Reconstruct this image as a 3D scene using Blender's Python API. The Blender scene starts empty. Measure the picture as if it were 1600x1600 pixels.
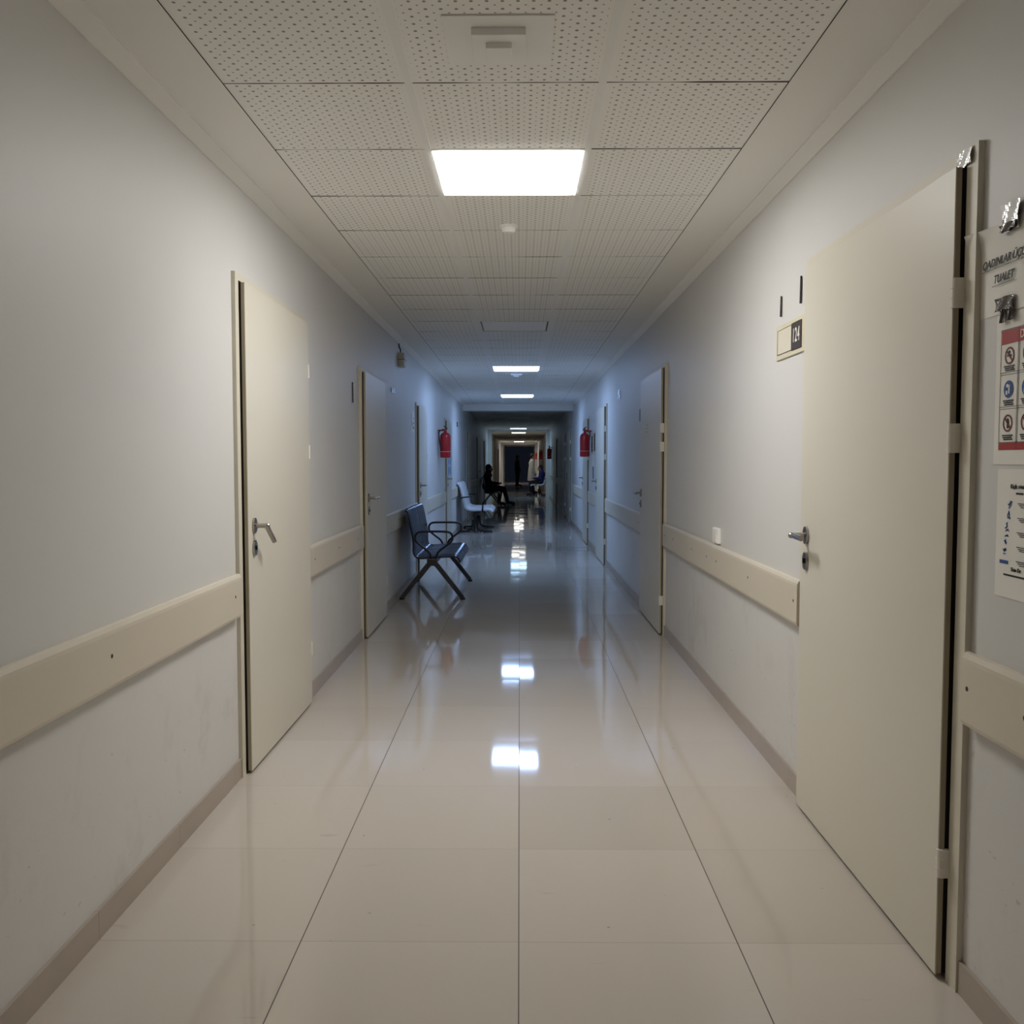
import bpy, bmesh, math, random
from mathutils import Vector, Matrix
random.seed(7)
PI = math.pi
S = bpy.context.scene
COL = S.collection

# ------------------------------------------------------------------ camera, world, exposure
f_px = 1421.0
pitch = math.atan(79 / f_px)
yaw = math.atan(12 / f_px / math.cos(pitch))
cd = bpy.data.cameras.new('camera'); cam = bpy.data.objects.new('camera', cd); COL.objects.link(cam)
cam.location = (0, 0, 1.319)
cam.rotation_euler = (PI / 2 - pitch, 0, yaw)
cd.sensor_fit = 'HORIZONTAL'; cd.sensor_width = 36.0; cd.lens = 36.0 * f_px / 1600.0
cd.clip_start = 0.05; cd.clip_end = 300
S.camera = cam
w = bpy.data.worlds.new('world'); S.world = w; w.use_nodes = True
w.node_tree.nodes['Background'].inputs[0].default_value = (0.35, 0.45, 0.75, 1)
w.node_tree.nodes['Background'].inputs[1].default_value = 0.012
S.view_settings.view_transform = 'Standard'; S.view_settings.look = 'None'
S.view_settings.exposure = 0.0; S.view_settings.gamma = 1.0; S.view_settings.use_curve_mapping = False
S.cycles.max_bounces = 14; S.cycles.diffuse_bounces = 10; S.cycles.glossy_bounces = 5
S.cycles.caustics_reflective = False; S.cycles.caustics_refractive = False
S.cycles.use_denoising = True
S.cycles.sample_clamp_indirect = 4.0
WARM = (1.0, 0.985, 0.955); BLUE = (0.36, 0.56, 1.0)
L_NEAR = 32.0
L_MID = 30.0

# ------------------------------------------------------------------ constants of the corridor
XL, XR, ZC = -1.17, 1.10, 2.49
Y0, YE = -2.2, 62.0
YB = 18.7          # first beam

# ------------------------------------------------------------------ helpers: materials
def lin(c):
    return tuple(((v / 255 / 12.92) if v / 255 <= 0.04045 else ((v / 255 + 0.055) / 1.055) ** 2.4) for v in c)

class NT:
    def __init__(s, name):
        s.m = bpy.data.materials.new(name); s.m.use_nodes = True
        s.t = s.m.node_tree; s.p = s.t.nodes['Principled BSDF']
    def n(s, t, **k):
        nd = s.t.nodes.new(t)
        for a, b in k.items(): setattr(nd, a, b)
        return nd
    def l(s, a, b): s.t.links.new(a, b)
    def put(s, sock, v):
        if hasattr(v, 'is_output'): s.l(v, sock)
        else: sock.default_value = v
    def math(s, op, a, b=0.0, c=0.0):
        nd = s.n('ShaderNodeMath', operation=op)
        s.put(nd.inputs[0], a); s.put(nd.inputs[1], b); s.put(nd.inputs[2], c)
        return nd.outputs[0]
    def vec(s, op, a, b=None, scale=None):
        nd = s.n('ShaderNodeVectorMath', operation=op)
        s.put(nd.inputs[0], a)
        if b is not None: s.put(nd.inputs[1], b)
        if scale is not None: s.put(nd.inputs['Scale'], scale)
        return nd.outputs[0]
    def mix(s, f, a, b):
        nd = s.n('ShaderNodeMix', data_type='RGBA')
        s.put(nd.inputs[0], f)
        s.put(nd.inputs[6], a if hasattr(a, 'is_output') else (*a, 1)); s.put(nd.inputs[7], b if hasattr(b, 'is_output') else (*b, 1))
        return nd.outputs[2]
    def pos(s):
        return s.n('ShaderNodeNewGeometry').outputs['Position']
    def xyz(s, v):
        nd = s.n('ShaderNodeSeparateXYZ'); s.l(v, nd.inputs[0]); return nd.outputs
    def comb(s, x, y, z):
        nd = s.n('ShaderNodeCombineXYZ'); s.put(nd.inputs[0], x); s.put(nd.inputs[1], y); s.put(nd.inputs[2], z); return nd.outputs[0]
    def noise(s, v, scale, detail=2.0, rough=0.5):
        nd = s.n('ShaderNodeTexNoise'); s.l(v, nd.inputs['Vector']); nd.inputs['Scale'].default_value = scale
        nd.inputs['Detail'].default_value = detail; nd.inputs['Roughness'].default_value = rough
        return nd
    def ramp(s, v, a, b):      # smoothstep a..b -> 0..1
        nd = s.n('ShaderNodeMapRange', interpolation_type='SMOOTHSTEP'); s.put(nd.inputs[0], v)
        nd.inputs[1].default_value = a; nd.inputs[2].default_value = b
        return nd.outputs[0]

def mat(name, rgb, rough=0.5, metal=0.0, var=0.04, scale=6.0, bump=0.0, bscale=150.0, spec=0.5, coat=0.0):
    q = NT(name); c = lin(rgb)
    q.p.inputs['Roughness'].default_value = rough; q.p.inputs['Metallic'].default_value = metal
    q.p.inputs['Specular IOR Level'].default_value = spec; q.p.inputs['Coat Weight'].default_value = coat
    tc = q.n('ShaderNodeTexCoord').outputs['Object']
    nz = q.noise(tc, scale, 3.0)
    q.l(q.mix(nz.outputs[0], tuple(v * (1 - var) for v in c), tuple(min(1, v * (1 + var)) for v in c)), q.p.inputs['Base Color'])
    if bump:
        b = q.noise(tc, bscale, 2.0); bn = q.n('ShaderNodeBump'); bn.inputs['Strength'].default_value = bump
        bn.inputs['Distance'].default_value = 0.002; q.l(b.outputs[0], bn.inputs['Height']); q.l(bn.outputs[0], q.p.inputs['Normal'])
    return q.m

def emit_mat(name, rgb, strength):
    q = NT(name)
    q.p.inputs['Base Color'].default_value = (0.8, 0.8, 0.8, 1)
    q.p.inputs['Emission Color'].default_value = (*rgb, 1); q.p.inputs['Emission Strength'].default_value = strength
    return q.m

def floor_material():
    q = NT('polished_porcelain_tiles'); x, y, z = q.xyz(q.pos())
    u = q.math('DIVIDE', q.math('ADD', x, 0.002 + 6.0), 0.6); v = q.math('DIVIDE', q.math('ADD', y, -2.43 + 6.0), 0.6)
    fu = q.math('FRACT', u); fv = q.math('FRACT', v)
    cell = q.comb(q.math('FLOOR', u), q.math('FLOOR', v), 0.0)
    wn = q.n('ShaderNodeTexWhiteNoise', noise_dimensions='3D'); q.l(cell, wn.inputs['Vector'])
    eu = q.math('MINIMUM', fu, q.math('SUBTRACT', 1.0, fu)); ev = q.math('MINIMUM', fv, q.math('SUBTRACT', 1.0, fv))
    ju = q.math('LESS_THAN', eu, 0.0026); jv = q.math('LESS_THAN', ev, 0.0026)
    p = q.pos()
    base = q.mix(wn.outputs['Value'], lin((193, 185, 175)), lin((202, 194, 185)))
    n1 = q.noise(q.vec('MULTIPLY', p, (1.0, 0.55, 1.0)), 2.2, 5.0, 0.6)
    base = q.mix(q.math('MULTIPLY', q.ramp(n1.outputs[0], 0.35, 0.75), 0.4), base, lin((198, 188, 174)))
    rot = q.n('ShaderNodeMapping'); rot.inputs['Rotation'].default_value = (0, 0, 0.6); rot.inputs['Scale'].default_value = (2.2, 9.0, 1.0)
    q.l(p, rot.inputs['Vector'])
    n2 = q.noise(rot.outputs[0], 2.6, 4.0, 0.55)
    base = q.mix(q.math('MULTIPLY', q.ramp(n2.outputs[0], 0.66, 0.78), 0.35), base, lin((168, 156, 142)))
    n3 = q.noise(p, 26.0, 1.0)
    base = q.mix(q.math('MULTIPLY', q.ramp(n3.outputs[0], 0.79, 0.83), 0.5), base, lin((110, 98, 86)))
    base = q.mix(q.math('MULTIPLY', jv, 0.55), base, lin((112, 98, 84)))
    base = q.mix(ju, base, lin((74, 62, 52)))
    q.l(base, q.p.inputs['Base Color'])
    q.put(q.p.inputs['Roughness'], q.math('ADD', 0.055, q.math('MULTIPLY', q.math('MAXIMUM', ju, jv), 0.5)))
    q.p.inputs['Specular IOR Level'].default_value = 0.62
    # every tile lies a hair out of level and is a hair crowned, which breaks up the mirror images
    r = q.vec('SUBTRACT', wn.outputs['Color'], (0.5, 0.5, 0.5))
    r = q.vec('MULTIPLY', r, (0.0075, 0.0065, 0.0))
    cu = q.comb(q.math('MULTIPLY', q.math('SUBTRACT', fu, 0.5), 0.0020), q.math('MULTIPLY', q.math('SUBTRACT', fv, 0.5), 0.0035), 1.0)
    wv = q.noise(p, 2.4, 1.0); wv = q.vec('MULTIPLY', q.vec('SUBTRACT', wv.outputs['Color'], (0.5, 0.5, 0.5)), (0.002, 0.004, 0.0))
    q.l(q.vec('NORMALIZE', q.vec('ADD', q.vec('ADD', r, cu), wv)), q.p.inputs['Normal'])
    return q.m

def ceiling_material():
    q = NT('perforated_gypsum_panels'); x, y, z = q.xyz(q.pos())
    v = q.math('DIVIDE', q.math('ADD', y, 6.0 - 2.885), 0.6); fv = q.math('FRACT', v)
    ev = q.math('MULTIPLY', q.math('MINIMUM', fv, q.math('SUBTRACT', 1.0, fv)), 0.6)
    dx = None
    for c in (-0.92, -0.345, 0.256, 0.83):
        d = q.math('ABSOLUTE', q.math('SUBTRACT', x, c))
        dx = d if dx is None else q.math('MINIMUM', dx, d)
    inside = q.math('MULTIPLY', q.math('GREATER_THAN', ev, 0.014), q.math('GREATER_THAN', dx, 0.024))
    def dots(ox, oy, r0, r1):
        a = q.math('SUBTRACT', q.math('MODULO', q.math('ADD', x, 8.0 + ox), 0.04), 0.02)
        b = q.math('SUBTRACT', q.math('MODULO', q.math('ADD', y, 8.0 + oy), 0.04), 0.02)
        d = q.math('SQRT', q.math('ADD', q.math('MULTIPLY', a, a), q.math('MULTIPLY', b, b)))
        return q.math('SUBTRACT', 1.0, q.ramp(d, r0, r1))
    offx, offy = 0.345 - 0.0, -2.885 + 0.0
    hole = q.math('MAXIMUM', dots(offx, offy, 0.0042, 0.0058), dots(offx + 0.02, offy + 0.02, 0.0024, 0.0036))
    hole = q.math('MULTIPLY', hole, inside)
    nz = q.noise(q.pos(), 1.6, 2.0)
    base = q.mix(nz.outputs[0], lin((240, 239, 234)), lin((246, 245, 241)))
    base = q.mix(q.math('MULTIPLY', hole, 0.72), base, lin((60, 56, 52)))
    # thin open joint between rows, uneven along its length
    nj = q.noise(q.vec('MULTIPLY', q.pos(), (1.0, 0.4, 1.0)), 3.0, 1.0)
    jw = q.math('ADD', 0.0012, q.math('MULTIPLY', q.ramp(nj.outputs[0], 0.4, 0.65), 0.0048))
    base = q.mix(q.math('LESS_THAN', ev, jw), base, lin((50, 45, 42)))
    q.l(base, q.p.inputs['Base Color']); q.p.inputs['Roughness'].default_value = 0.75
    return q.m

def wall_material():
    q = NT('painted_plaster'); p = q.pos(); x, y, z = q.xyz(p)
    n1 = q.noise(p, 1.1, 4.0, 0.6)
    base = q.mix(n1.outputs[0], lin((208, 207, 205)), lin((215, 214, 212)))
    # scuffs and grime low on the wall
    n2 = q.noise(q.vec('MULTIPLY', p, (1.0, 1.0, 0.8)), 5.0, 6.0, 0.65)
    low = q.math('SUBTRACT', 1.0, q.ramp(z, 0.25, 1.0))
    base = q.mix(q.math('MULTIPLY', q.math('MULTIPLY', q.ramp(n2.outputs[0], 0.52, 0.72), low), 0.24), base, lin((166, 158, 148)))
    n3 = q.noise(q.vec('MULTIPLY', p, (1.0, 1.0, 2.2)), 24.0, 2.0)
    base = q.mix(q.math('MULTIPLY', q.math('MULTIPLY', q.ramp(n3.outputs[0], 0.70, 0.78), low), 0.35), base, lin((126, 116, 104)))
    q.l(base, q.p.inputs['Base Color']); q.p.inputs['Roughness'].default_value = 0.5
    q.p.inputs['Specular IOR Level'].default_value = 0.35
    b = q.noise(p, 220.0, 2.0); bn = q.n('ShaderNodeBump'); bn.inputs['Strength'].default_value = 0.25
    bn.inputs['Distance'].default_value = 0.001; q.l(b.outputs[0], bn.inputs['Height']); q.l(bn.outputs[0], q.p.inputs['Normal'])
    return q.m

M = dict(
    floor=floor_material(), ceil=ceiling_material(), wall=wall_material(),
    plaster=mat('ceiling_border_paint', (238, 236, 231), 0.7, var=0.03, scale=1.2),
    base=mat('skirting_tile', (172, 160, 148), 0.35, var=0.1, scale=3.0),
    cream=mat('cream_door_laminate', (214, 209, 195), 0.42, var=0.02, scale=1.5, spec=0.4),
    edge=mat('door_edge_band', (166, 156, 136), 0.5),
    frame=mat('cream_frame_paint', (212, 206, 190), 0.5, var=0.03),
    gap_shade=mat('dark_gap_shade', (26, 20, 14), 0.8),
    rail=mat('beige_rail_vinyl', (209, 200, 183), 0.45, var=0.03, scale=3.0),
    steel=mat('brushed_steel', (168, 163, 158), 0.28, metal=1.0),
    hinge=mat('hinge_enamel', (232, 228, 218), 0.35, metal=0.0),
    screw=mat('dark_screw', (40, 32, 26), 0.6),
    bar=mat('grid_bar_paint', (240, 239, 236), 0.5),
    trimw=mat('white_enamel', (244, 243, 240), 0.45),
    lampframe=mat('lamp_trim', (232, 226, 206), 0.4),
    dead=mat('opal_diffuser_off', (250, 250, 248), 0.4),
    gap=mat('shadow_gap_black', (30, 27, 25), 0.9),
    paper=mat('white_paper', (232, 229, 222), 0.75, var=0.02),
    ink=mat('black_ink', (26, 24, 24), 0.7), red=mat('sign_red', (160, 36, 34), 0.5), sblue=mat('sign_blue', (28, 78, 140), 0.5),
    plate=mat('beige_plate', (214, 206, 180), 0.4), dplate=mat('dark_brown_plate', (70, 62, 58), 0.4), white=mat('white_print', (235, 232, 226), 0.5),
    foil=mat('silver_tape', (205, 205, 205), 0.18, metal=0.9, bump=1.0, bscale=60.0),
    foild=mat('dark_tape_and_glint', (104, 99, 98), 0.22, metal=0.6, bump=1.0, bscale=60.0),
    fred=mat('extinguisher_red', (170, 22, 30), 0.28, var=0.05, coat=0.3), black=mat('black_plastic', (18, 18, 20), 0.4),
    dsteel=mat('dark_chair_steel', (62, 64, 72), 0.3, metal=0.75), leg=mat('grey_leg_paint', (72, 70, 70), 0.4, metal=0.3),
    wplastic=mat('white_chair_plastic', (214, 216, 220), 0.3, var=0.03),
    skin=mat('skin', (176, 128, 104), 0.55), cloth_k=mat('black_cloth', (22, 22, 28), 0.85, bump=0.6, bscale=40),
    cloth_w=mat('white_coat_cloth', (200, 200, 196), 0.8, bump=0.6, bscale=40), cloth_b=mat('blue_cloth', (34, 44, 104), 0.8, bump=0.6, bscale=40),
    cloth_g=mat('dark_grey_cloth', (40, 40, 48), 0.85), hair=mat('dark_hair', (20, 17, 18), 0.6), shoe=mat('dark_shoe', (20, 18, 18), 0.5),
    box=mat('beige_casing', (186, 184, 166), 0.5),
)

def perforated(name, rgb):
    q = NT(name); tc = q.n('ShaderNodeTexCoord').outputs['UV']; x, y, z = q.xyz(tc)
    a = q.math('SUBTRACT', q.math('FRACT', q.math('MULTIPLY', x, 30.0)), 0.5); b = q.math('SUBTRACT', q.math('FRACT', q.math('MULTIPLY', y, 44.0)), 0.5)
    d = q.math('SQRT', q.math('ADD', q.math('MULTIPLY', a, a), q.math('MULTIPLY', b, b)))
    h = q.math('SUBTRACT', 1.0, q.ramp(d, 0.18, 0.26))
    c = lin(rgb)
    q.l(q.mix(h, c, lin((8, 8, 10))), q.p.inputs['Base Color'])
    q.put(q.p.inputs['Metallic'], q.math('MULTIPLY', q.math('SUBTRACT', 1.0, h), 0.85)); q.p.inputs['Roughness'].default_value = 0.2
    return q.m
M['perf'] = perforated('perforated_dark_steel', (78, 84, 100))

# ------------------------------------------------------------------ helpers: geometry
def nb(): return bmesh.new()

def box(bm, a, b, bevel=0.0):
    x0, x1 = sorted((a[0], b[0])); y0, y1 = sorted((a[1], b[1])); z0, z1 = sorted((a[2], b[2]))
    r = bmesh.ops.create_cube(bm, size=1.0)
    for v in r['verts']:
        v.co = Vector(((x0 + x1) / 2 + v.co.x * (x1 - x0), (y0 + y1) / 2 + v.co.y * (y1 - y0), (z0 + z1) / 2 + v.co.z * (z1 - z0)))
    if bevel:
        es = list({e for v in r['verts'] for e in v.link_edges})
        bmesh.ops.bevel(bm, geom=es, offset=bevel, segments=2, affect='EDGES', profile=0.6)
    return bm

def prism(bm, prof, y0, y1):           # profile of (x, z), extruded along y
    a = [bm.verts.new((x, y0, z)) for x, z in prof]; b = [bm.verts.new((x, y1, z)) for x, z in prof]
    n = len(prof)
    for i in range(n): bm.faces.new((a[i], a[(i + 1) % n], b[(i + 1) % n], b[i]))
    bm.faces.new(a[::-1]); bm.faces.new(b)
    bmesh.ops.recalc_face_normals(bm, faces=bm.faces[:])
    return bm

def cyl(bm, p0, p1, r0, r1=None, n=20):
    r1 = r0 if r1 is None else r1; p0, p1 = Vector(p0), Vector(p1); d = p1 - p0
    res = bmesh.ops.create_cone(bm, cap_ends=True, segments=n, radius1=r0, radius2=r1, depth=d.length)
    rot = d.to_track_quat('Z', 'Y').to_matrix().to_4x4()
    bmesh.ops.transform(bm, matrix=Matrix.Translation((p0 + p1) / 2) @ rot, verts=res['verts'])
    return bm

def tube(bm, pts, r, n=8, closed=False):
    pts = [Vector(p) for p in pts]; rings = []; m = len(pts); up = None
    for i, p in enumerate(pts):
        a = pts[(i - 1) % m] if (closed or i) else p; b = pts[(i + 1) % m] if (closed or i < m - 1) else p
        t = (b - a).normalized()
        if up is None:
            up = Vector((0, 0, 1)) if abs(t.z) < 0.9 else Vector((1, 0, 0))
        s = t.cross(up).normalized(); up = s.cross(t).normalized()
        rings.append([bm.verts.new(p + (s * math.cos(2 * PI * k / n) + up * math.sin(2 * PI * k / n)) * r) for k in range(n)])
    for i in range(m if closed else m - 1):
        A, B = rings[i], rings[(i + 1) % m]
        for k in range(n): bm.faces.new((A[k], A[(k + 1) % n], B[(k + 1) % n], B[k]))
    if not closed: bm.faces.new(rings[0][::-1]); bm.faces.new(rings[-1])
    bmesh.ops.recalc_face_normals(bm, faces=bm.faces[:])
    return bm

def smoothpts(pts, k=3):                # rounded polyline (Chaikin)
    for _ in range(k):
        q = [pts[0]]
        for a, b in zip(pts, pts[1:]):
            q.append(tuple(0.75 * u + 0.25 * v for u, v in zip(a, b))); q.append(tuple(0.25 * u + 0.75 * v for u, v in zip(a, b)))
        q.append(pts[-1]); pts = q
    return pts

def lathe(bm, prof, c, n=28):           # (r, z) around a vertical axis at c
    rings = [[bm.verts.new((c[0] + r * math.cos(2 * PI * k / n), c[1] + r * math.sin(2 * PI * k / n), c[2] + z)) for k in range(n)] for r, z in prof]
    for A, B in zip(rings, rings[1:]):
        for k in range(n): bm.faces.new((A[k], A[(k + 1) % n], B[(k + 1) % n], B[k]))
    bm.faces.new(rings[0][::-1]); bm.faces.new(rings[-1])
    bmesh.ops.recalc_face_normals(bm, faces=bm.faces[:])
    return bm

def origin(o):
    v = Vector((0, 0, 0))
    while o is not None: v += o.location; o = o.parent
    return v

def obj(name, bm, m, parent=None, smooth=False, pivot=None, **props):
    if parent is not None: off = origin(parent)
    elif pivot is not None: off = Vector(pivot)
    else: off = Vector((0, 0, 0))
    bmesh.ops.translate(bm, verts=bm.verts[:], vec=-off)
    me = bpy.data.meshes.new(name); bm.to_mesh(me); bm.free()
    if smooth:
        for p in me.polygons: p.use_smooth = True
    me.materials.append(m)
    o = bpy.data.objects.new(name, me); COL.objects.link(o)
    if parent is not None: o.parent = parent
    else: o.location = off
    for k, v in props.items(): o[k] = v
    return o

def thing(name, loc, label=None, cat=None, group=None, kind=None):
    o = bpy.data.objects.new(name, None); COL.objects.link(o); o.location = loc; o.empty_display_size = 0.1
    if label: o['label'] = label
    if cat: o['category'] = cat
    if group: o['group'] = group
    if kind: o['kind'] = kind
    return o

def copy_tree(o, parent=None):
    c = o.copy(); COL.objects.link(c); c.parent = parent
    for ch in o.children: copy_tree(ch, c)
    return c

def text(name, s, size, loc, m, parent, wall='R', shear=0.0, bold=0.0, align='CENTER', squeeze=1.0, space=1.0):
    cu = bpy.data.curves.new(name, 'FONT'); cu.body = s; cu.size = size; cu.shear = shear; cu.offset = bold; cu.space_character = space
    cu.align_x = align; cu.align_y = 'CENTER'; cu.extrude = 0.0004; cu.materials.append(m)
    tmp = bpy.data.objects.new(name, cu); COL.objects.link(tmp)
    bpy.context.view_layer.update()
    me = bpy.data.meshes.new_from_object(tmp.evaluated_get(bpy.context.evaluated_depsgraph_get()))
    bpy.data.objects.remove(tmp)
    o = bpy.data.objects.new(name, me); COL.objects.link(o); o.parent = parent
    o.location = Vector(loc) - origin(parent); o.scale = (squeeze, 1, 1)
    o.rotation_euler = (PI / 2, 0, -PI / 2 if wall == 'R' else PI / 2)
    return o

# ------------------------------------------------------------------ structure
obj('floor', box(nb(), (XL - 0.15, Y0, -0.1), (XR + 0.15, YE, 0)), M['floor'], kind='structure')
obj('wall_left', box(nb(), (XL - 0.15, Y0, 0), (XL, YE, ZC + 0.1)), M['wall'], kind='structure')
obj('wall_right', box(nb(), (XR, Y0, 0), (XR + 0.15, YE, ZC + 0.1)), M['wall'], kind='structure')

ROW = lambda k: 2.885 + 0.6 * k
LIGHT_ROWS = {1: 'near', 14: 'mid', 22: 'mid2', 49: 'far', 57: 'far2', 85: 'far3'}
OFF_ROWS = (8, 36)
CUT = set(LIGHT_ROWS) | set(OFF_ROWS)
LX0, LX1 = -0.330, 0.241
bm = nb()
def slab(x0, x1, y0, y1): box(bm, (x0, y0, ZC), (x1, y1, ZC + 0.02))
slab(-0.92, -0.345, Y0, YE); slab(0.256, 0.83, Y0, YE)
yy = Y0
for k in sorted(CUT):
    slab(-0.345, 0.256, yy, ROW(k)); yy = ROW(k) + 0.6
slab(-0.345, 0.256, yy, YE)
ceil = obj('ceiling', bm, M['ceil'], kind='structure')
bm = nb()
for x in (-0.345, 0.256): box(bm, (x - 0.012, Y0, ZC - 0.003), (x + 0.012, YE, ZC))
obj('grid_bar', bm, M['bar'], ceil, kind='structure')
bm = nb()
box(bm, (XL, Y0, ZC - 0.001), (-0.922, YE, ZC + 0.04)); box(bm, (0.832, Y0, ZC - 0.001), (XR, YE, ZC + 0.04))
for sx, w_ in ((XL, 1), (XR, -1)):
    prism(bm, [(sx, ZC - 0.001), (sx, ZC - 0.035), (sx + w_ * 0.006, ZC - 0.035), (sx + w_ * 0.055, ZC - 0.006), (sx + w_ * 0.055, ZC - 0.001)], Y0, YB - 0.001)
obj('ceiling_border', bm, M['plaster'], ceil, kind='structure')
bm = nb()
for x in (-0.921, 0.831): box(bm, (x - 0.0012, Y0, ZC - 0.0016), (x + 0.0012, YE, ZC - 0.0005))
obj('border_joint', bm, M['gap'], ceil, kind='structure')
obj('slab_above', box(nb(), (XL - 0.15, Y0, ZC + 0.13), (XR + 0.15, YE, ZC + 0.2)), M['plaster'], ceil, kind='structure')

obj('trim_1', box(nb(), (XL, YB, 2.36), (XR, YB + 0.35, ZC)), M['plaster'], kind='structure')
n = 2
for yb, wd, zb in ((33.6, 0.13, 2.452), (57.0, 0.14, 2.36), (60.5, 0.17, 2.32)):
    bm = nb(); box(bm, (XL, yb, zb), (XR, yb + 0.4, ZC)); box(bm, (XL, yb, 0), (XL + wd, yb + 0.4, zb)); box(bm, (XR - wd, yb, 0), (XR, yb + 0.4, zb))
    obj('trim_%d' % n, bm, M['wall'], kind='structure'); n += 1
# dark opening at the far end
bm = nb(); box(bm, (XL, YE, 2.32), (XR, YE + 0.1, ZC)); obj('wall_back', bm, M['wall'], kind='structure')

# ------------------------------------------------------------------ ceiling lights
def ceiling_light(k, col, strength, label):
    y0, y1 = ROW(k), ROW(k) + 0.6
    t = thing('ceiling_light', (-0.0445, (y0 + y1) / 2, ZC), label, 'ceiling light', 'square ceiling lights')
    bm = nb(); x0, x1 = -0.345, 0.256
    f = 0.014
    for a, b in (((x0, y0, ZC - 0.002), (x0 + f, y1, ZC + 0.035)), ((x1 - f, y0, ZC - 0.002), (x1, y1, ZC + 0.035)),
                 ((x0 + f, y0, ZC - 0.002), (x1 - f, y0 + f, ZC + 0.035)), ((x0 + f, y1 - f, ZC - 0.002), (x1 - f, y1, ZC + 0.035))):
        box(bm, a, b)
    obj('frame', bm, M['lampframe'], t)
    if strength:
        m = emit_mat('opal_diffuser_' + str(k), col, strength)
    else: m = M['dead']
    obj('diffuser', box(nb(), (x0 + f + 0.012, y0 + f + 0.012, ZC + (-0.007 if strength else 0.002)), (x1 - f - 0.012, y1 - (0.045 if strength else f + 0.012), ZC + 0.03)), m, t)
    return t
ceiling_light(1, WARM, L_NEAR, 'bright white square ceiling light, the largest and nearest of the lit ones')
ceiling_light(8, WARM, 0, 'square ceiling light switched off, between the bright nearest one and the next lit one')
ceiling_light(14, BLUE, L_MID, 'bluish lit square ceiling light, second lit one along the corridor')
ceiling_light(22, BLUE, L_MID, 'bluish lit square ceiling light just before the first ceiling beam')
ceiling_light(36, BLUE, 0, 'square ceiling light switched off in the dark stretch past the first beam')
ceiling_light(49, (0.45, 0.70, 1.0), L_MID * 0.5, 'lit square ceiling light at the end of the dark stretch, before the second beam')
ceiling_light(57, (1.0, 0.95, 0.85), L_MID * 0.3, 'lit square ceiling light just past the second beam')
ceiling_light(85, (1.0, 0.97, 0.92), L_MID * 0.8, 'farthest lit square ceiling light, near the dark end of the corridor')

# ------------------------------------------------------------------ vents, detectors
def vent(x, y, label):
    t = thing('air_vent', (x, y, ZC), label, 'air vent', 'ceiling air vents')
    obj('mounting_plate', box(nb(), (x - 0.15, y - 0.145, ZC - 0.005), (x + 0.15, y + 0.145, ZC - 0.0005), 0.001), M['trimw'], t)
    obj('vent_body', box(nb(), (x - 0.074, y - 0.085, ZC - 0.026), (x + 0.074, y + 0.085, ZC - 0.005), 0.002), M['trimw'], t)
    bm = nb(); box(bm, (x - 0.036, y - 0.042, ZC - 0.042), (x + 0.036, y + 0.042, ZC - 0.026), 0.002)
    obj('centre_cap', bm, M['trimw'], t)
vent(-0.058, 2.597, 'white square air vent with stepped centre in front of the nearest light')
vent(-0.045, 12.25, 'white square air vent beside the second lit light')
def detector(x, y, label):
    t = thing('smoke_detector', (x, y, ZC), label, 'smoke detector', 'round smoke detectors')
    obj('base', lathe(nb(), [(0.046, 0), (0.046, -0.008), (0.042, -0.012), (0.001, -0.012)], (x, y, ZC)), M['trimw'], t)
    obj('sensor_head', lathe(nb(), [(0.036, -0.012), (0.034, -0.026), (0.026, -0.034), (0.001, -0.036)], (x, y, ZC)), M['trimw'], t)
detector(-0.055, 4.60, 'small round white smoke detector just past the brightest light')
detector(-0.066, 15.4, 'small round smoke detector before the light by the first beam')

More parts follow.
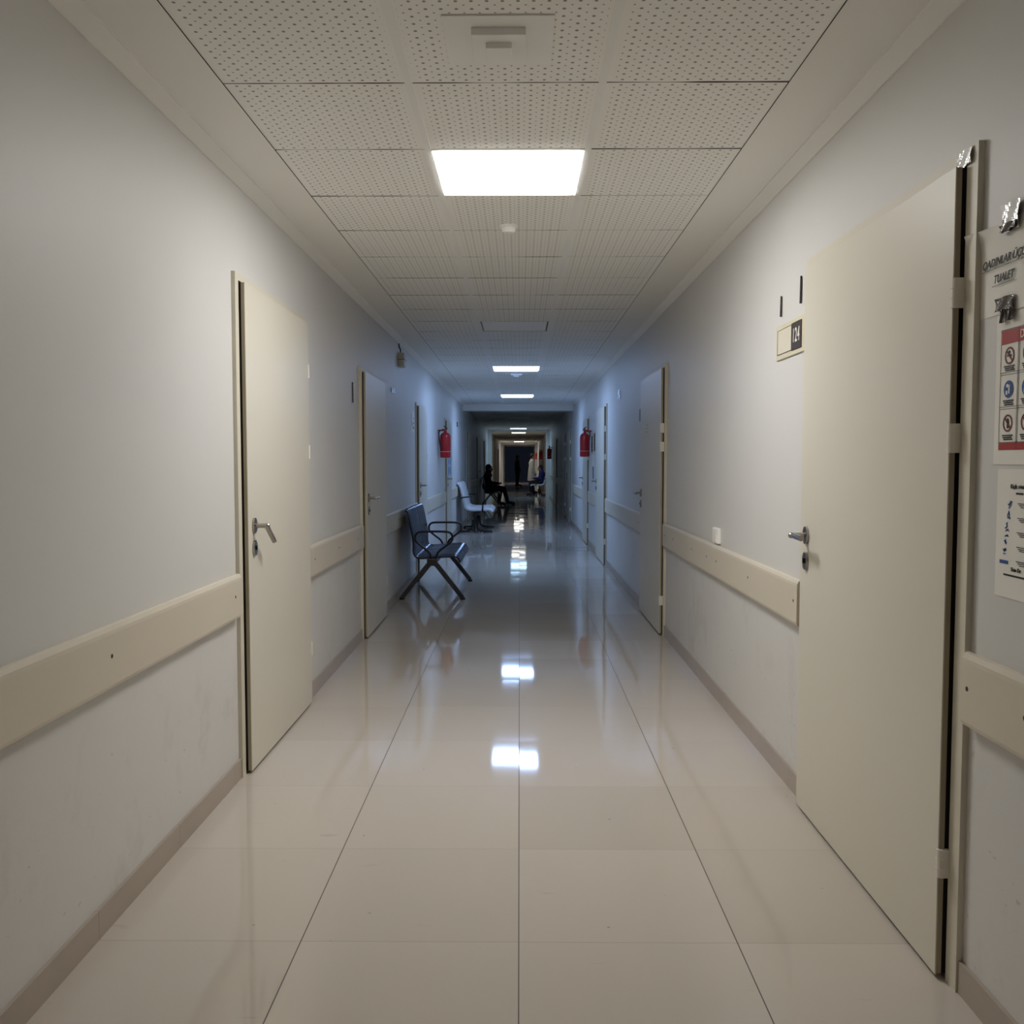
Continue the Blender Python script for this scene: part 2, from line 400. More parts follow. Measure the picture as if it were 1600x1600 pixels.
# ------------------------------------------------------------------ doors
DOORS = []
def door(num, side, y0, y1, ztop, latch, label, fw=0.05, droop=False, detail=True, hinges=(1.73, 1.376, 0.304)):
    w = XL if side == 'L' else XR; s = 1 if side == 'L' else -1
    DOORS.append((side, y0 - fw, y1 + fw))
    t = thing('door_%d' % num, (w, (y0 + y1) / 2, 0), label, 'door', kind='structure')
    N = lambda d: w + s * d
    bm = nb(); g = 0.006
    ft = ztop + fw * 0.7
    box(bm, (N(0.0), y0 - fw, 0), (N(0.016), y0 - g, ft)); box(bm, (N(0.0), y1 + g, 0), (N(0.016), y1 + fw, ft)); box(bm, (N(0.0), y0 - g, ztop + g), (N(0.016), y1 + g, ft))
    obj('door_frame', bm, M['frame'], t)
    bm = nb(); box(bm, (N(0.0), y0 - g, 0.004), (N(0.006), y1 + g, ztop + g)); box(bm, (N(0.006), y0 + 0.003, 0.0135), (N(0.0235), y1 - 0.003, ztop - 0.003)); obj('gap_shade_strip', bm, M['gap_shade'], t)  # near-black fill paints the shade in the open gap around the leaf
    bm = nb(); box(bm, (N(0.0235), y0 + 0.0015, 0.0125), (N(0.0365), y1 - 0.0015, ztop - 0.0015)); obj('edge_band', bm, M['edge'], t)
    bm = nb(); box(bm, (N(0.0365), y0, 0.011), (N(0.040), y1, ztop), 0.001); obj('door_leaf', bm, M['cream'], t)
    yl = (y0 + 0.075) if latch == 'near' else (y1 - 0.075); dr = 1 if latch == 'near' else -1
    if detail:
        bm = nb(); cyl(bm, (N(0.040), yl, 1.047), (N(0.049), yl, 1.047), 0.026)
        for v in bm.verts: v.co.z = 1.047 + (v.co.z - 1.047) * 1.25
        obj('rosette', bm, M['steel'], t)
        bm = nb(); cyl(bm, (N(0.040), yl, 0.952), (N(0.049), yl, 0.952), 0.025)
        for v in bm.verts: v.co.z = 0.952 + (v.co.z - 0.952) * 1.3
        kr = obj('lock_rosette', bm, M['steel'], t)
        bm = nb(); box(bm, (N(0.049), yl - 0.004, 0.944), (N(0.054), yl + 0.004, 0.962), 0.001); obj('keyhole', bm, M['black'], kr)
        a = Vector((N(0.046), yl, 1.047)); b = Vector((N(0.098), yl, 1.047))
        end = Vector((N(0.098), yl + dr * 0.105, 0.972)) if droop else Vector((N(0.098), yl + dr * 0.118, 1.045))
        bm = nb(); cyl(bm, a, b, 0.010); cyl(bm, b - Vector((s * 0.004, 0, 0)), end, 0.0105); bmesh.ops.create_uvsphere(bm, u_segments=12, v_segments=8, radius=0.0115, matrix=Matrix.Translation(b))
        obj('lever_handle', bm, M['steel'], t)
        yh = (y1 + 0.004) if latch == 'near' else (y0 - 0.004)
        for hz in hinges:
            bm = nb(); cyl(bm, (N(0.036), yh, hz - 0.036), (N(0.036), yh, hz + 0.036), 0.009, n=14)
            for q in (-0.012, 0.012): cyl(bm, (N(0.036), yh, hz + q - 0.001), (N(0.036), yh, hz + q + 0.001), 0.0105, n=14)
            box(bm, (N(0.016), yh - 0.008, hz - 0.036), (N(0.034), yh + 0.004, hz + 0.036))
            obj('hinge', bm, M['hinge'], t)
    return t

dL1 = door(1, 'L', 3.77, 4.885, 2.055, 'near', 'cream door with drooping lever handle, nearest one on the left wall', droop=True, hinges=(1.80, 1.37, 0.304))
dL2 = door(2, 'L', 6.70, 7.69, 1.975, 'near', 'cream door on the left wall, before the dark metal bench')
dL3 = door(3, 'L', 10.25, 11.12, 1.945, 'near', 'cream door on the left wall, beyond the dark metal bench')
dL4 = door(4, 'L', 14.18, 15.15, 1.955, 'near', 'cream door on the left wall behind the red extinguisher')
dR1 = door(5, 'R', 2.262, 3.43, 2.035, 'far', 'large cream door nearest on the right wall, beside the paper notices', fw=0.06)
dR2 = door(6, 'R', 6.87, 8.02, 2.02, 'far', 'cream door with small paper label on the right wall, second along', hinges=(1.57, 1.43, 0.265))
dR3 = door(7, 'R', 11.50, 12.68, 2.01, 'far', 'cream door on the right wall before the dark notice boards')
dR4 = door(8, 'R', 14.38, 15.40, 1.99, 'far', 'cream door on the right wall partly hidden by the red extinguisher')
k = 9
for side, ys in (('L', ((20.0, 21.0), (24.6, 25.6), (29.4, 30.4), (36.0, 37.0), (42.0, 43.0), (49.0, 50.0))), ('R', ((18.9 + 0.4, 20.3), (21.6, 22.6), (26.6, 27.6), (35.6, 36.6), (41.0, 42.0), (50.0, 51.0)))):
    nm = {'L': 'left', 'R': 'right'}[side]
    words = ('first', 'second', 'third', 'fourth', 'fifth', 'sixth')
    for i, (a, b) in enumerate(ys):
        door(k, side, a, b, 1.97, 'near' if side == 'L' else 'far', '%s cream door past the first beam on the %s wall' % (words[i], nm), detail=(i < 2)); k += 1

# ------------------------------------------------------------------ skirting and wall guards between the doors
def gaps(side, ya, yb, pad=0.0):
    out = []; y = ya
    for _, a, b in sorted(d for d in DOORS if d[0] == side):
        if b < ya or a > yb: continue
        if a - pad > y: out.append((y, a - pad))
        y = b + pad
    if y < yb: out.append((y, yb))
    return out
PIL = [(33.6, 34.0), (57.0, 57.4), (60.5, 60.9)]
for side, nm in (('L', 'left'), ('R', 'right')):
    w, s = (XL, 1) if side == 'L' else (XR, -1)
    bm = nb()
    for a, b in gaps(side, Y0, 33.5):
        ks = [a]; y = math.floor(a / 0.6) * 0.6 + 0.03
        while y < b:
            if y > a + 0.02: ks.append(y)
            y += 0.6
        ks.append(b)
        for p, q in zip(ks, ks[1:]):
            if q - p > 0.01: box(bm, (w, p + 0.0008, 0), (w + s * 0.011, q - 0.0008, 0.082))
    for a, b in gaps(side, 34.0, 57.0): box(bm, (w, a, 0), (w + s * 0.011, b, 0.082))
    obj('baseboard_' + nm, bm, M['base'], kind='structure')

def rail(side, a, b, label, screws):
    w, s = (XL, 1) if side == 'L' else (XR, -1); N = lambda d: w + s * d
    t = thing('wall_guard_rail', (w, (a + b) / 2, 0.68), label, 'wall guard rail', 'wall guard rails')
    bm = prism(nb(), [(N(0), 0.687), (N(0), 0.852), (N(0.012), 0.860), (N(0.021), 0.858), (N(0.0275), 0.846), (N(0.029), 0.836), (N(0.029), 0.694), (N(0.026), 0.684), (N(0.018), 0.680)], a, b)
    obj('board', bm, M['rail'], t)
    for y in screws:
        obj('screw', cyl(nb(), (N(0.0285), y, 0.775), (N(0.0298), y, 0.775), 0.006, n=10), M['screw'], t)
def gr(a, b, st=0.68): 
    out = []; y = a + 0.1
    while y < b - 0.05: out.append(y); y += st
    return out
rail('L', Y0, 3.705, 'long beige guard rail on the left wall before its first door', (2.51, 3.62, 1.83, 1.15))
rail('L', 4.94, 6.64, 'beige guard rail on the left wall between first and second doors', gr(4.94, 6.64))
rail('L', 7.75, 10.19, 'beige guard rail on the left wall behind the dark metal bench', gr(7.75, 10.19))
rail('L', 11.18, 14.12, 'beige guard rail on the left wall under the fire extinguisher', gr(11.2, 14.1))
rail('L', 15.21, 18.68, 'beige guard rail on the left wall behind the white bench', [])
rail('R', Y0, 2.19, 'short beige guard rail on the right wall below the paper notices', (2.16, 1.91, 1.25))
rail('R', 3.50, 6.81, 'beige guard rail on the right wall under the white socket', (3.545, 4.256, 4.95, 5.2, 5.65, 6.35, 6.72))
rail('R', 8.08, 11.44, 'beige guard rail on the right wall between second and third doors', gr(8.08, 11.44))
rail('R', 12.75, 14.32, 'beige guard rail on the right wall below the dark notice boards', gr(12.75, 14.32))
rail('R', 15.46, 18.68, 'beige guard rail on the right wall just before the first beam', [])
rail('L', 21.06, 24.54, 'guard rail on the left wall in the dark stretch past the first beam', [])
rail('L', 25.66, 29.34, 'guard rail on the left wall behind the seated person in black', [])
rail('R', 22.66, 26.54, 'guard rail on the right wall in the dark stretch past the first beam', [])
rail('R', 27.66, 33.5, 'guard rail on the right wall at the end of the dark stretch', [])

# ------------------------------------------------------------------ wall fittings
t = thing('wall_socket', (XR, 5.04, 0.862), 'small white socket box on the right wall just above the guard rail', 'socket')
obj('housing', box(nb(), (XR, 4.965, 0.868), (XR - 0.022, 5.085, 0.952), 0.004), M['trimw'], t)
obj('faceplate', box(nb(), (XR - 0.022, 4.975, 0.876), (XR - 0.027, 5.055, 0.944), 0.003), M['white'], t)
t = thing('alarm_box', (XL, 8.85, 2.22), 'small beige box with cable high on the left wall, between second and third doors', 'alarm box')
obj('casing', box(nb(), (XL, 8.78, 2.232), (XL + 0.062, 8.93, 2.362), 0.004), M['box'], t)
obj('seam', box(nb(), (XL + 0.001, 8.776, 2.296), (XL + 0.064, 8.934, 2.300)), M['screw'], t)
obj('cable', tube(nb(), smoothpts([(XL + 0.02, 8.84, 2.36), (XL + 0.02, 8.84, 2.40), (XL + 0.004, 8.84, 2.42), (XL + 0.004, 8.84, 2.455)]), 0.006), M['screw'], t)

def sheet(bm, y0, y1, z0, z1, n, w=XR, s=-1, nrm=None):      # thin sheet on a wall, with optional bulge nrm(u,v)
    if nrm is None:
        return box(bm, (w + s * n, y0, z0), (w + s * (n + 0.0006), y1, z1))
    K = 14; V = [[bm.verts.new((w + s * (n + nrm(i / K, j / K)), y0 + (y1 - y0) * i / K, z0 + (z1 - z0) * j / K)) for j in range(K + 1)] for i in range(K + 1)]
    for i in range(K):
        for j in range(K): bm.faces.new((V[i][j], V[i + 1][j], V[i + 1][j + 1], V[i][j + 1]))
    bmesh.ops.recalc_face_normals(bm, faces=bm.faces[:])
    return bm

# toilet notice: top-left corner curls off the wall
curl = lambda u, v: 0.022 * (max(0.0, (u + v - 1.62)) / 0.38) ** 1.5 + 0.0008 * (1 + math.sin(5 * u + 3 * v))
t = thing('paper_notice', (XR, 2.09, 1.66), 'white paper notice with underlined black words, taped above the two other notices', 'paper notice')
obj('paper', sheet(nb(), 1.945, 2.245, 1.655, 1.862, 0.001, nrm=curl), M['paper'], t, smooth=True)
tx = XR - 0.0058
text('lettering', 'QADINLAR ÜÇÜN', 0.026, (tx, 2.087, 1.776), M['ink'], t, shear=0.25, bold=0.0003, squeeze=0.95)
text('lettering', 'TUALET', 0.026, (tx, 2.094, 1.736), M['ink'], t, shear=0.25, bold=0.0003, squeeze=0.92)
bm = nb(); box(bm, (tx, 1.985, 1.7615), (tx + 0.0006, 2.190, 1.7627)); box(bm, (tx, 2.048, 1.7215), (tx + 0.0006, 2.142, 1.7227))
obj('underline', bm, M['ink'], t)
rz = lambda u, v: 0.003 * math.sin(9 * u + 4 * v) + 0.003
bm = sheet(nb(), 2.030, 2.105, 1.832, 1.895, 0.006, nrm=rz); obj('tape', bm, M['foil'], t)
bm = sheet(nb(), 2.034, 2.102, 1.834, 1.850, 0.0115, nrm=rz); obj('tape', bm, M['foild'], t)  # darker strip paints the dark glints of the silver tape
bm = sheet(nb(), 2.044, 2.122, 1.660, 1.690, 0.006, nrm=rz); sheet(bm, 2.078, 2.098, 1.632, 1.662, 0.006, nrm=rz); sheet(bm, 2.042, 2.066, 1.634, 1.662, 0.006, nrm=rz)
obj('tape', bm, M['foild'], t)

# pictogram poster
t = thing('pictogram_poster', (XR, 2.0, 1.32), 'white poster with red header and rows of round pictograms, below the toilet notice', 'poster')
obj('paper', sheet(nb(), 1.87, 2.122, 1.312, 1.652, 0.001), M['paper'], t)
n2 = 0.0022
bm = nb(); P2 = lambda y0, y1, z0, z1, n=n2: box(bm, (XR - n, y0, z0), (XR - n - 0.0004, y1, z1))
P2(1.89, 2.098, 1.583, 1.614); obj('red_band', bm, M['red'], t)
bm = nb(); P2(1.89, 2.098, 1.345, 1.361); obj('red_band', bm, M['red'], t)
text('lettering', 'DİQQƏT', 0.026, (XR - 0.0032, 1.972, 1.598), M['white'], t, squeeze=0.9)
bm = nb()
for y in (2.098, 2.100): pass
for y in (2.1005, 2.029, 2.024, 1.957, 1.952, 1.890): P2(y - 0.0009, y, 1.345, 1.616)
for z in (1.616, 1.5195, 1.5145, 1.4425, 1.4375, 1.3625): P2(1.89, 2.1005, z - 0.0008, z)
for col in (2.064, 1.990, 1.921):
    for zb in (1.530, 1.453, 1.375):
        for q in range(3): P2(col - 0.022 + 0.004 * (q % 2), col + 0.022 - 0.003 * q, zb - 0.003 + 0.0 - q * 0.0045 + 0.004, zb - q * 0.0045 + 0.004)
obj('printed_lines', bm, M['ink'], t)
def ring(bm, y, z, r0, r1, n=n2, seg=28):
    for i in range(seg):
        a, b = 2 * PI * i / seg, 2 * PI * (i + 1) / seg
        vs = [bm.verts.new((XR - n - 0.0005, y + r * math.cos(c), z + r * math.sin(c))) for r, c in ((r0, a), (r1, a), (r1, b), (r0, b))]
        bm.faces.new(vs)
mred = mat('dark_red_print', (110, 34, 30), 0.6)
for i, col in enumerate((2.064, 1.990, 1.921)):
    for j, zc in enumerate((1.556, 1.481, 1.405)):
        bmr = nb(); bmb = nb(); bmk = nb(); bmw = nb()
        if j == 1:
            ring(bmb, col, zc, 0.0002, 0.0195)
            ring(bmw, col + 0.004, zc + 0.008, 0.0002, 0.0042, n=0.0028); box(bmw, (XR - 0.0031, col - 0.006, zc - 0.010), (XR - 0.0034, col - 0.001, zc + 0.010)); box(bmw, (XR - 0.0031, col + 0.003, zc - 0.012), (XR - 0.0034, col + 0.010, zc - 0.003))
        else:
            ring(bmr, col, zc, 0.0155, 0.0195)
            box(bmk, (XR - 0.0026, col - 0.009, zc - 0.0015), (XR - 0.0029, col + 0.010, zc + 0.002)) if j == 0 else box(bmk, (XR - 0.0026, col - 0.005, zc - 0.011), (XR - 0.0029, col + 0.003, zc + 0.006))
            ring(bmk, col, zc + 0.008, 0.0002, 0.0035)
            r = bmesh.ops.create_cube(bmr, size=1.0, matrix=Matrix.Translation((XR - 0.0031, col, zc)) @ Matrix.Rotation(PI / 4, 4, 'X') @ Matrix.Diagonal((0.0003, 0.034, 0.0032, 1)))
        if j == 1: obj('blue_disc', bmb, M['sblue'], t); obj('pictogram', bmw, M['white'], t); bmr.free(); bmk.free()
        else: obj('prohibition_ring', bmr, mred, t); obj('pictogram', bmk, M['ink'], t); bmb.free(); bmw.free()

# hand-drawn sheet
t = thing('instruction_sheet', (XR, 2.0, 1.01), 'white instruction sheet with small blue drawings, lowest of the wall notices', 'instruction sheet')
obj('paper', sheet(nb(), 1.885, 2.100, 1.012, 1.302, 0.001), M['paper'], t)
text('lettering', 'Kiçik xəstə', 0.0135, (XR - 0.0024, 2.043, 1.263), M['ink'], t, align='LEFT', bold=0.0001)
text('lettering', 'Sizin Dr', 0.0125, (XR - 0.0024, 2.032, 1.078), M['ink'], t, align='LEFT', bold=0.0001)
bm = nb()
for y0, y1, z in ((1.99, 2.02, 1.246), (1.93, 2.062, 1.062)): box(bm, (XR - 0.0022, y0, z), (XR - 0.0026, y1, z + 0.004))
for i in range(5):
    z = 1.225 - i * 0.032
    for j in range(3):
        box(bm, (XR - 0.0022, 1.955 + 0.0 * j, z - 0.004 * j), (XR - 0.0026, 2.012 - 0.006 * j, z - 0.004 * j + 0.0016))
obj('printed_lines', bm, M['ink'], t)
bm = nb()
rr = random.Random(3)
for i in range(5):
    yc, zc = 2.043 + 0.004 * i, 1.222 - i * 0.026
    for j in range(6):
        a = rr.random() * PI; L = 0.006 + rr.random() * 0.007
        bmesh.ops.create_cube(bm, size=1.0, matrix=Matrix.Translation((XR - 0.0024, yc + rr.uniform(-.006, .006), zc + rr.uniform(-.008, .008))) @ Matrix.Rotation(a, 4, 'X') @ Matrix.Diagonal((0.0004, L, 0.0022, 1)))
box(bm, (XR - 0.0022, 2.045, 1.088), (XR - 0.0026, 2.080, 1.096))
obj('blue_drawing', bm, M['sblue'], t)

# silver tape on the corner of the near right door frame
obj('tape_strip', sheet(nb(), 2.225, 2.30, 2.034, 2.072, 0.019, nrm=rz), M['foil'], label='crumpled silver tape at the upper corner of the large right door', category='tape')

# room sign 124
t = thing('room_sign', (XR, 3.72, 1.745), 'beige room sign with white number 124 on a dark plate', 'room sign')
obj('backplate', box(nb(), (XR, 3.515, 1.745), (XR - 0.008, 3.918, 1.886), 0.002), M['plate'], t)
obj('name_slot', box(nb(), (XR - 0.008, 3.70, 1.766), (XR - 0.0095, 3.888, 1.866), 0.0005), M['frame'], t)
bm = nb()
for z in (1.7655, 1.8655): box(bm, (XR - 0.0085, 3.70, z), (XR - 0.0105, 3.89, z + 0.0016))
box(bm, (XR - 0.0085, 3.888, 1.766), (XR - 0.0105, 3.8905, 1.867)); obj('slot_edge', bm, M['screw'], t)
obj('number_plate', box(nb(), (XR - 0.008, 3.562, 1.762), (XR - 0.011, 3.690, 1.870), 0.003), M['dplate'], t)
text('lettering', '124', 0.078, (XR - 0.0117, 3.627, 1.816), M['white'], t, bold=0.0008, squeeze=0.74, space=1.12)

def scrap(y0, y1, z0, z1, m, label, side='R', nx=0.002):
    w, s = (XR, -1) if side == 'R' else (XL, 1)
    obj('tape_scrap', sheet(nb(), y0, y1, z0, z1, nx, w=w, s=s, nrm=rz), m, label=label, category='tape scrap', group='scraps of tape left on the walls')
scrap(3.858, 3.872, 1.925, 2.01, M['foild'], 'sliver of tape with its dark glint painted on, above the far end of room sign 124')  # this and the next scrap carry the tape's dark glint as colour
scrap(3.590, 3.603, 1.935, 2.04, M['foild'], 'torn tape with its dark glint painted on, above the number of room sign 124')
scrap(10.0, 10.22, 2.00, 2.11, M['foil'], 'shiny tape scrap high on the right wall past the second door')
scrap(8.30, 8.55, 1.95, 2.0, M['foil'], 'shiny tape scrap on the left wall past the second door', 'L')
scrap(6.36, 6.39, 1.73, 1.87, M['foild'], 'thin tape outline on the left wall just before the second door', 'L')
scrap(16.9, 17.2, 1.97, 2.05, M['foild'], 'dark scrap on the left wall between the last door and first beam', 'L')

t = thing('door_number_sign', (XR, 8.25, 1.69), 'small dark number plate on the right wall past the second door', 'door sign')
obj('plate', box(nb(), (XR, 8.16, 1.685), (XR - 0.008, 8.36, 1.795)), M['dplate'], t)
t = thing('door_label', (XR - 0.04, 7.62, 1.53), 'small white paper label stuck on the second door of the right wall', 'paper label')
obj('paper', box(nb(), (XR - 0.0405, 7.54, 1.515), (XR - 0.0415, 7.70, 1.66)), M['plate'], t)
bm = nb(); [box(bm, (XR - 0.0414, 7.57, z), (XR - 0.042, 7.67, z + 0.006)) for z in (1.56, 1.59, 1.62)]; obj('printed_lines', bm, M['edge'], t)
t = thing('paper_sign', (XL, 9.96, 1.6), 'narrow paper sign with dark marks beside the third left door', 'paper sign')
obj('paper', sheet(nb(), 9.83, 10.10, 1.64, 1.86, 0.001, w=XL, s=1), M['paper'], t)
for y0, y1, z0, z1 in ((9.85, 9.87, 1.7, 1.84), (9.95, 9.97, 1.66, 1.74), (10.0, 10.07, 1.68, 1.70), (10.0, 10.05, 1.73, 1.75), (10.02, 10.05, 1.78, 1.80)):
    obj('printed_mark', box(nb(), (XL + 0.0014, y0, z0), (XL + 0.002, y1, z1)), M['ink'], t)
for y0, y1, z0, z1, lb in ((13.60, 13.82, 1.46, 1.70, 'dark framed notice on the right wall beside the extinguisher'), (13.15, 13.40, 1.47, 1.73, 'dark narrow framed notice on the right wall nearer the third door')):
    t = thing('framed_notice', (XR, (y0 + y1) / 2, z0), lb, 'framed notice', 'framed notices on the right wall')
    bm = nb(); box(bm, (XR, y0 - 0.02, z0 - 0.02), (XR - 0.012, y1 + 0.02, z1 + 0.02)); obj('frame', bm, M['plate'], t)
    obj('board', box(nb(), (XR - 0.012, y0, z0), (XR - 0.014, y1, z1)), M['black'], t)
obj('paper_sheet', sheet(nb(), 13.35, 13.85, 1.25, 1.43, 0.002), M['paper'], label='plain white sheet below the dark framed notices', category='paper sheet')
obj('hanging_strap', box(nb(), (XR - 0.004, 13.55, 1.06), (XR - 0.010, 13.60, 1.24)), M['screw'], label='thin dark strap hanging under the white sheet on the right wall', category='strap')
t = thing('framed_picture', (XR, 19.2, 1.35), 'tall dark framed board on the right wall just past the first beam', 'framed picture')
obj('frame', box(nb(), (XR, 19.07, 1.36), (XR - 0.012, 19.17, 1.80)), M['plate'], t); obj('board', box(nb(), (XR - 0.012, 19.085, 1.38), (XR - 0.014, 19.155, 1.78)), M['black'], t)

# safety signs on the fourth left door
xd = XL + 0.0405
t = thing('safety_sign', (xd, 14.7, 1.08), 'white sheet of blue round safety symbols on the door behind the red extinguisher', 'safety sign')
obj('paper', box(nb(), (xd, 14.3, 1.08), (xd + 0.001, 15.02, 1.40)), mat('pale_blue_paper', (190, 210, 232), 0.6), t)
for cy in (14.48, 14.84):
    for cz in (1.32, 1.17):
        bm = nb(); cyl(bm, (xd + 0.001, cy, cz), (xd + 0.0018, cy, cz), 0.075 if cz < 1.2 else 0.06); obj('blue_disc', bm, M['sblue'], t)

# ------------------------------------------------------------------ fire extinguishers (built at origin, wall behind at x=0)
def extinguisher():
    t = thing('fire_extinguisher', (0, 0, 0), 'x', 'fire extinguisher', 'wall mounted fire extinguishers')
    c = (0.105, 0, 0)
    obj('cylinder', lathe(nb(), [(0.06, 0.0), (0.074, 0.004), (0.0775, 0.014), (0.0775, 0.30), (0.073, 0.325), (0.058, 0.345), (0.034, 0.357), (0.022, 0.362), (0.022, 0.375)], c, 32), M['fred'], t, smooth=True)
    obj('label', lathe(nb(), [(0.0778, 0.085), (0.0782, 0.085), (0.0782, 0.089), (0.0778, 0.089)], c, 32), M['white'], t)
    bm = nb(); cyl(bm, (0.105, 0, 0.372), (0.105, 0, 0.405), 0.018); box(bm, (0.06, -0.008, 0.395), (0.125, 0.008, 0.412), 0.002)
    obj('valve', bm, M['fred'], t)
    bm = nb(); tube(bm, smoothpts([(0.115, 0, 0.412), (0.11, 0, 0.44), (0.085, 0, 0.452)], 2), 0.008); box(bm, (0.095, -0.009, 0.405), (0.135, 0.009, 0.428), 0.002)
    obj('handle', bm, M['black'], t)
    obj('bracket', box(nb(), (0, -0.02, 0.345 + 0.035), (0.105, 0.02, 0.345 + 0.055)), M['fred'], t)
    bm = nb(); tube(bm, smoothpts([(0.09, -0.012, 0.395), (0.02, -0.05, 0.39), (0.02, -0.088, 0.30), (0.05, -0.082, 0.10)], 3), 0.009)
    obj('hose', bm, M['black'], t, smooth=True)
    g = lathe(nb(), [(0.001, -0.012), (0.014, -0.012), (0.014, -0.02), (0.001, -0.02)], (0.105, 0, 0.43)); obj('gauge', g, M['steel'], t)
    return t
e0 = extinguisher(); e0.location = (XL, 13.05, 1.372); e0['label'] = 'red fire extinguisher hanging on the left wall'
for x, y, z, r, lb in ((XR, 13.95, 1.39, PI, 'red fire extinguisher on the right wall before the first beam'),
                       (XR, 30.6, 1.40, PI, 'dark red fire extinguisher on the right wall in the dark stretch'),
                       (XR, 42.5, 1.42, PI, 'dark fire extinguisher on the right wall behind the seated person in blue'),
                       (XR, 56.0, 1.45, PI, 'farthest red fire extinguisher, beyond the standing person in a white coat')):
    c = copy_tree(e0); c.location = (x, y, z); c.rotation_euler = (0, 0, r); c['label'] = lb

# ------------------------------------------------------------------ benches (local X out of the wall, Y along it)
def shell(bm, prof, y0, y1, thick, rib=0.0, nr=6, uv=True):
    m = len(prof); K = 48; lay = bm.loops.layers.uv.verify()
    nrm = []
    for i in range(m):
        a = Vector((prof[max(i - 1, 0)][0], 0, prof[max(i - 1, 0)][1])); b = Vector((prof[min(i + 1, m - 1)][0], 0, prof[min(i + 1, m - 1)][1]))
        d = (b - a).normalized(); nrm.append(Vector((-d.z, 0, d.x)) * -1)
    L = [0.0]
    for i in range(1, m): L.append(L[-1] + math.dist(prof[i], prof[i - 1]))
    def grid(off):
        G = []
        for i in range(m):
            row = []
            for j in range(K + 1):
                u = j / K; r = rib * (0.5 - 0.5 * math.cos(2 * PI * nr * u))
                row.append(bm.verts.new(Vector((prof[i][0], y0 + (y1 - y0) * u, prof[i][1])) + nrm[i] * (off - r)))
            G.append(row)
        return G
    A = grid(0.0); B = grid(-thick)
    def face(vs, uvs=None):
        f = bm.faces.new(vs)
        if uvs:
            for lp, q in zip(f.loops, uvs): lp[lay].uv = q
    for i in range(m - 1):
        for j in range(K):
            q = [(L[i] / L[-1], j / K), (L[i] / L[-1], (j + 1) / K), (L[i + 1] / L[-1], (j + 1) / K), (L[i + 1] / L[-1], j / K)]
            q = [(b_, a_) for a_, b_ in q]
            face((A[i][j], A[i][j + 1], A[i + 1][j + 1], A[i + 1][j]), q); face((B[i][j], B[i + 1][j], B[i + 1][j + 1], B[i][j + 1]), [q[0], q[3], q[2], q[1]])
    for i in range(m - 1):
        face((A[i][0], A[i + 1][0], B[i + 1][0], B[i][0])); face((A[i][K], B[i][K], B[i + 1][K], A[i + 1][K]))
    for j in range(K):
        face((A[0][j], B[0][j], B[0][j + 1], A[0][j + 1])); face((A[-1][j], A[-1][j + 1], B[-1][j + 1], B[-1][j]))
    bmesh.ops.recalc_face_normals(bm, faces=bm.faces[:])
    return bm

def metal_bench(nseat, wseat):
    t = thing('waiting_bench', (0, 0, 0), 'x', 'bench', 'metal waiting benches')
    prof = smoothpts([(0.075, 0.850), (0.10, 0.845), (0.125, 0.72), (0.155, 0.56), (0.15, 0.44), (0.19, 0.395), (0.30, 0.40), (0.52, 0.418), (0.575, 0.41), (0.600, 0.355)], 2)
    Ltot = nseat * wseat
    for k in range(nseat):
        a = k * wseat + 0.03
        obj('seat_shell', shell(nb(), prof, a, (k + 1) * wseat - 0.03, 0.004, 0.018, 5), M['perf'], t, smooth=True)
    for k in range(nseat):
        for y in (k * wseat + 0.028, (k + 1) * wseat - 0.028):
            bm = tube(nb(), [(x, y, z - 0.004) for x, z in prof], 0.010, 8); obj('side_tube', bm, M['dsteel'], t, smooth=True)
    obj('beam', box(nb(), (0.30, -0.02, 0.335), (0.37, Ltot + 0.02, 0.385), 0.004), M['leg'], t)
    for y in (0.0, Ltot):
        for xf in (0.045, 0.625):
            bm = nb(); p0 = Vector((0.335 + (0.02 if xf > 0.3 else -0.02), y, 0.36)); p1 = Vector((xf, y, 0.018)); d = (p1 - p0)
            L = d.length; ang = math.atan2(d.x, -d.z)
            r = bmesh.ops.create_cube(bm, size=1.0, matrix=Matrix.Translation((p0 + p1) / 2) @ Matrix.Rotation(-ang, 4, 'Y') @ Matrix.Diagonal((0.042, 0.05, L, 1)))
            bmesh.ops.bevel(bm, geom=bm.edges[:], offset=0.006, segments=2, affect='EDGES')
            lg = obj('leg', bm, M['leg'], t)
            obj('foot', cyl(nb(), (xf, y, 0.0), (xf, y, 0.022), 0.026, 0.022), M['black'], lg)
        obj('leg_joint', box(nb(), (0.285, y - 0.03, 0.325), (0.385, y + 0.03, 0.392), 0.008), M['leg'], t)
    for y in (0.0, Ltot):
        pts = smoothpts([(0.325, y, 0.385), (0.315, y, 0.45), (0.225, y, 0.515), (0.165, y, 0.57), (0.185, y, 0.648), (0.29, y, 0.652), (0.43, y, 0.652), (0.52, y, 0.645), (0.535, y, 0.565), (0.455, y, 0.505), (0.385, y, 0.45), (0.37, y, 0.385)], 3)
        obj('armrest', tube(nb(), pts, 0.011, 8), M['dsteel'], t, smooth=True)
    return t
b1 = metal_bench(2, 0.66); b1.location = (XL, 8.64, 0); b1['label'] = 'dark ribbed metal bench with loop armrests against the left wall'
b2 = copy_tree(b1); b2.location = (XL, 26.3, 0); b2['label'] = 'dark bench under the seated person in black'

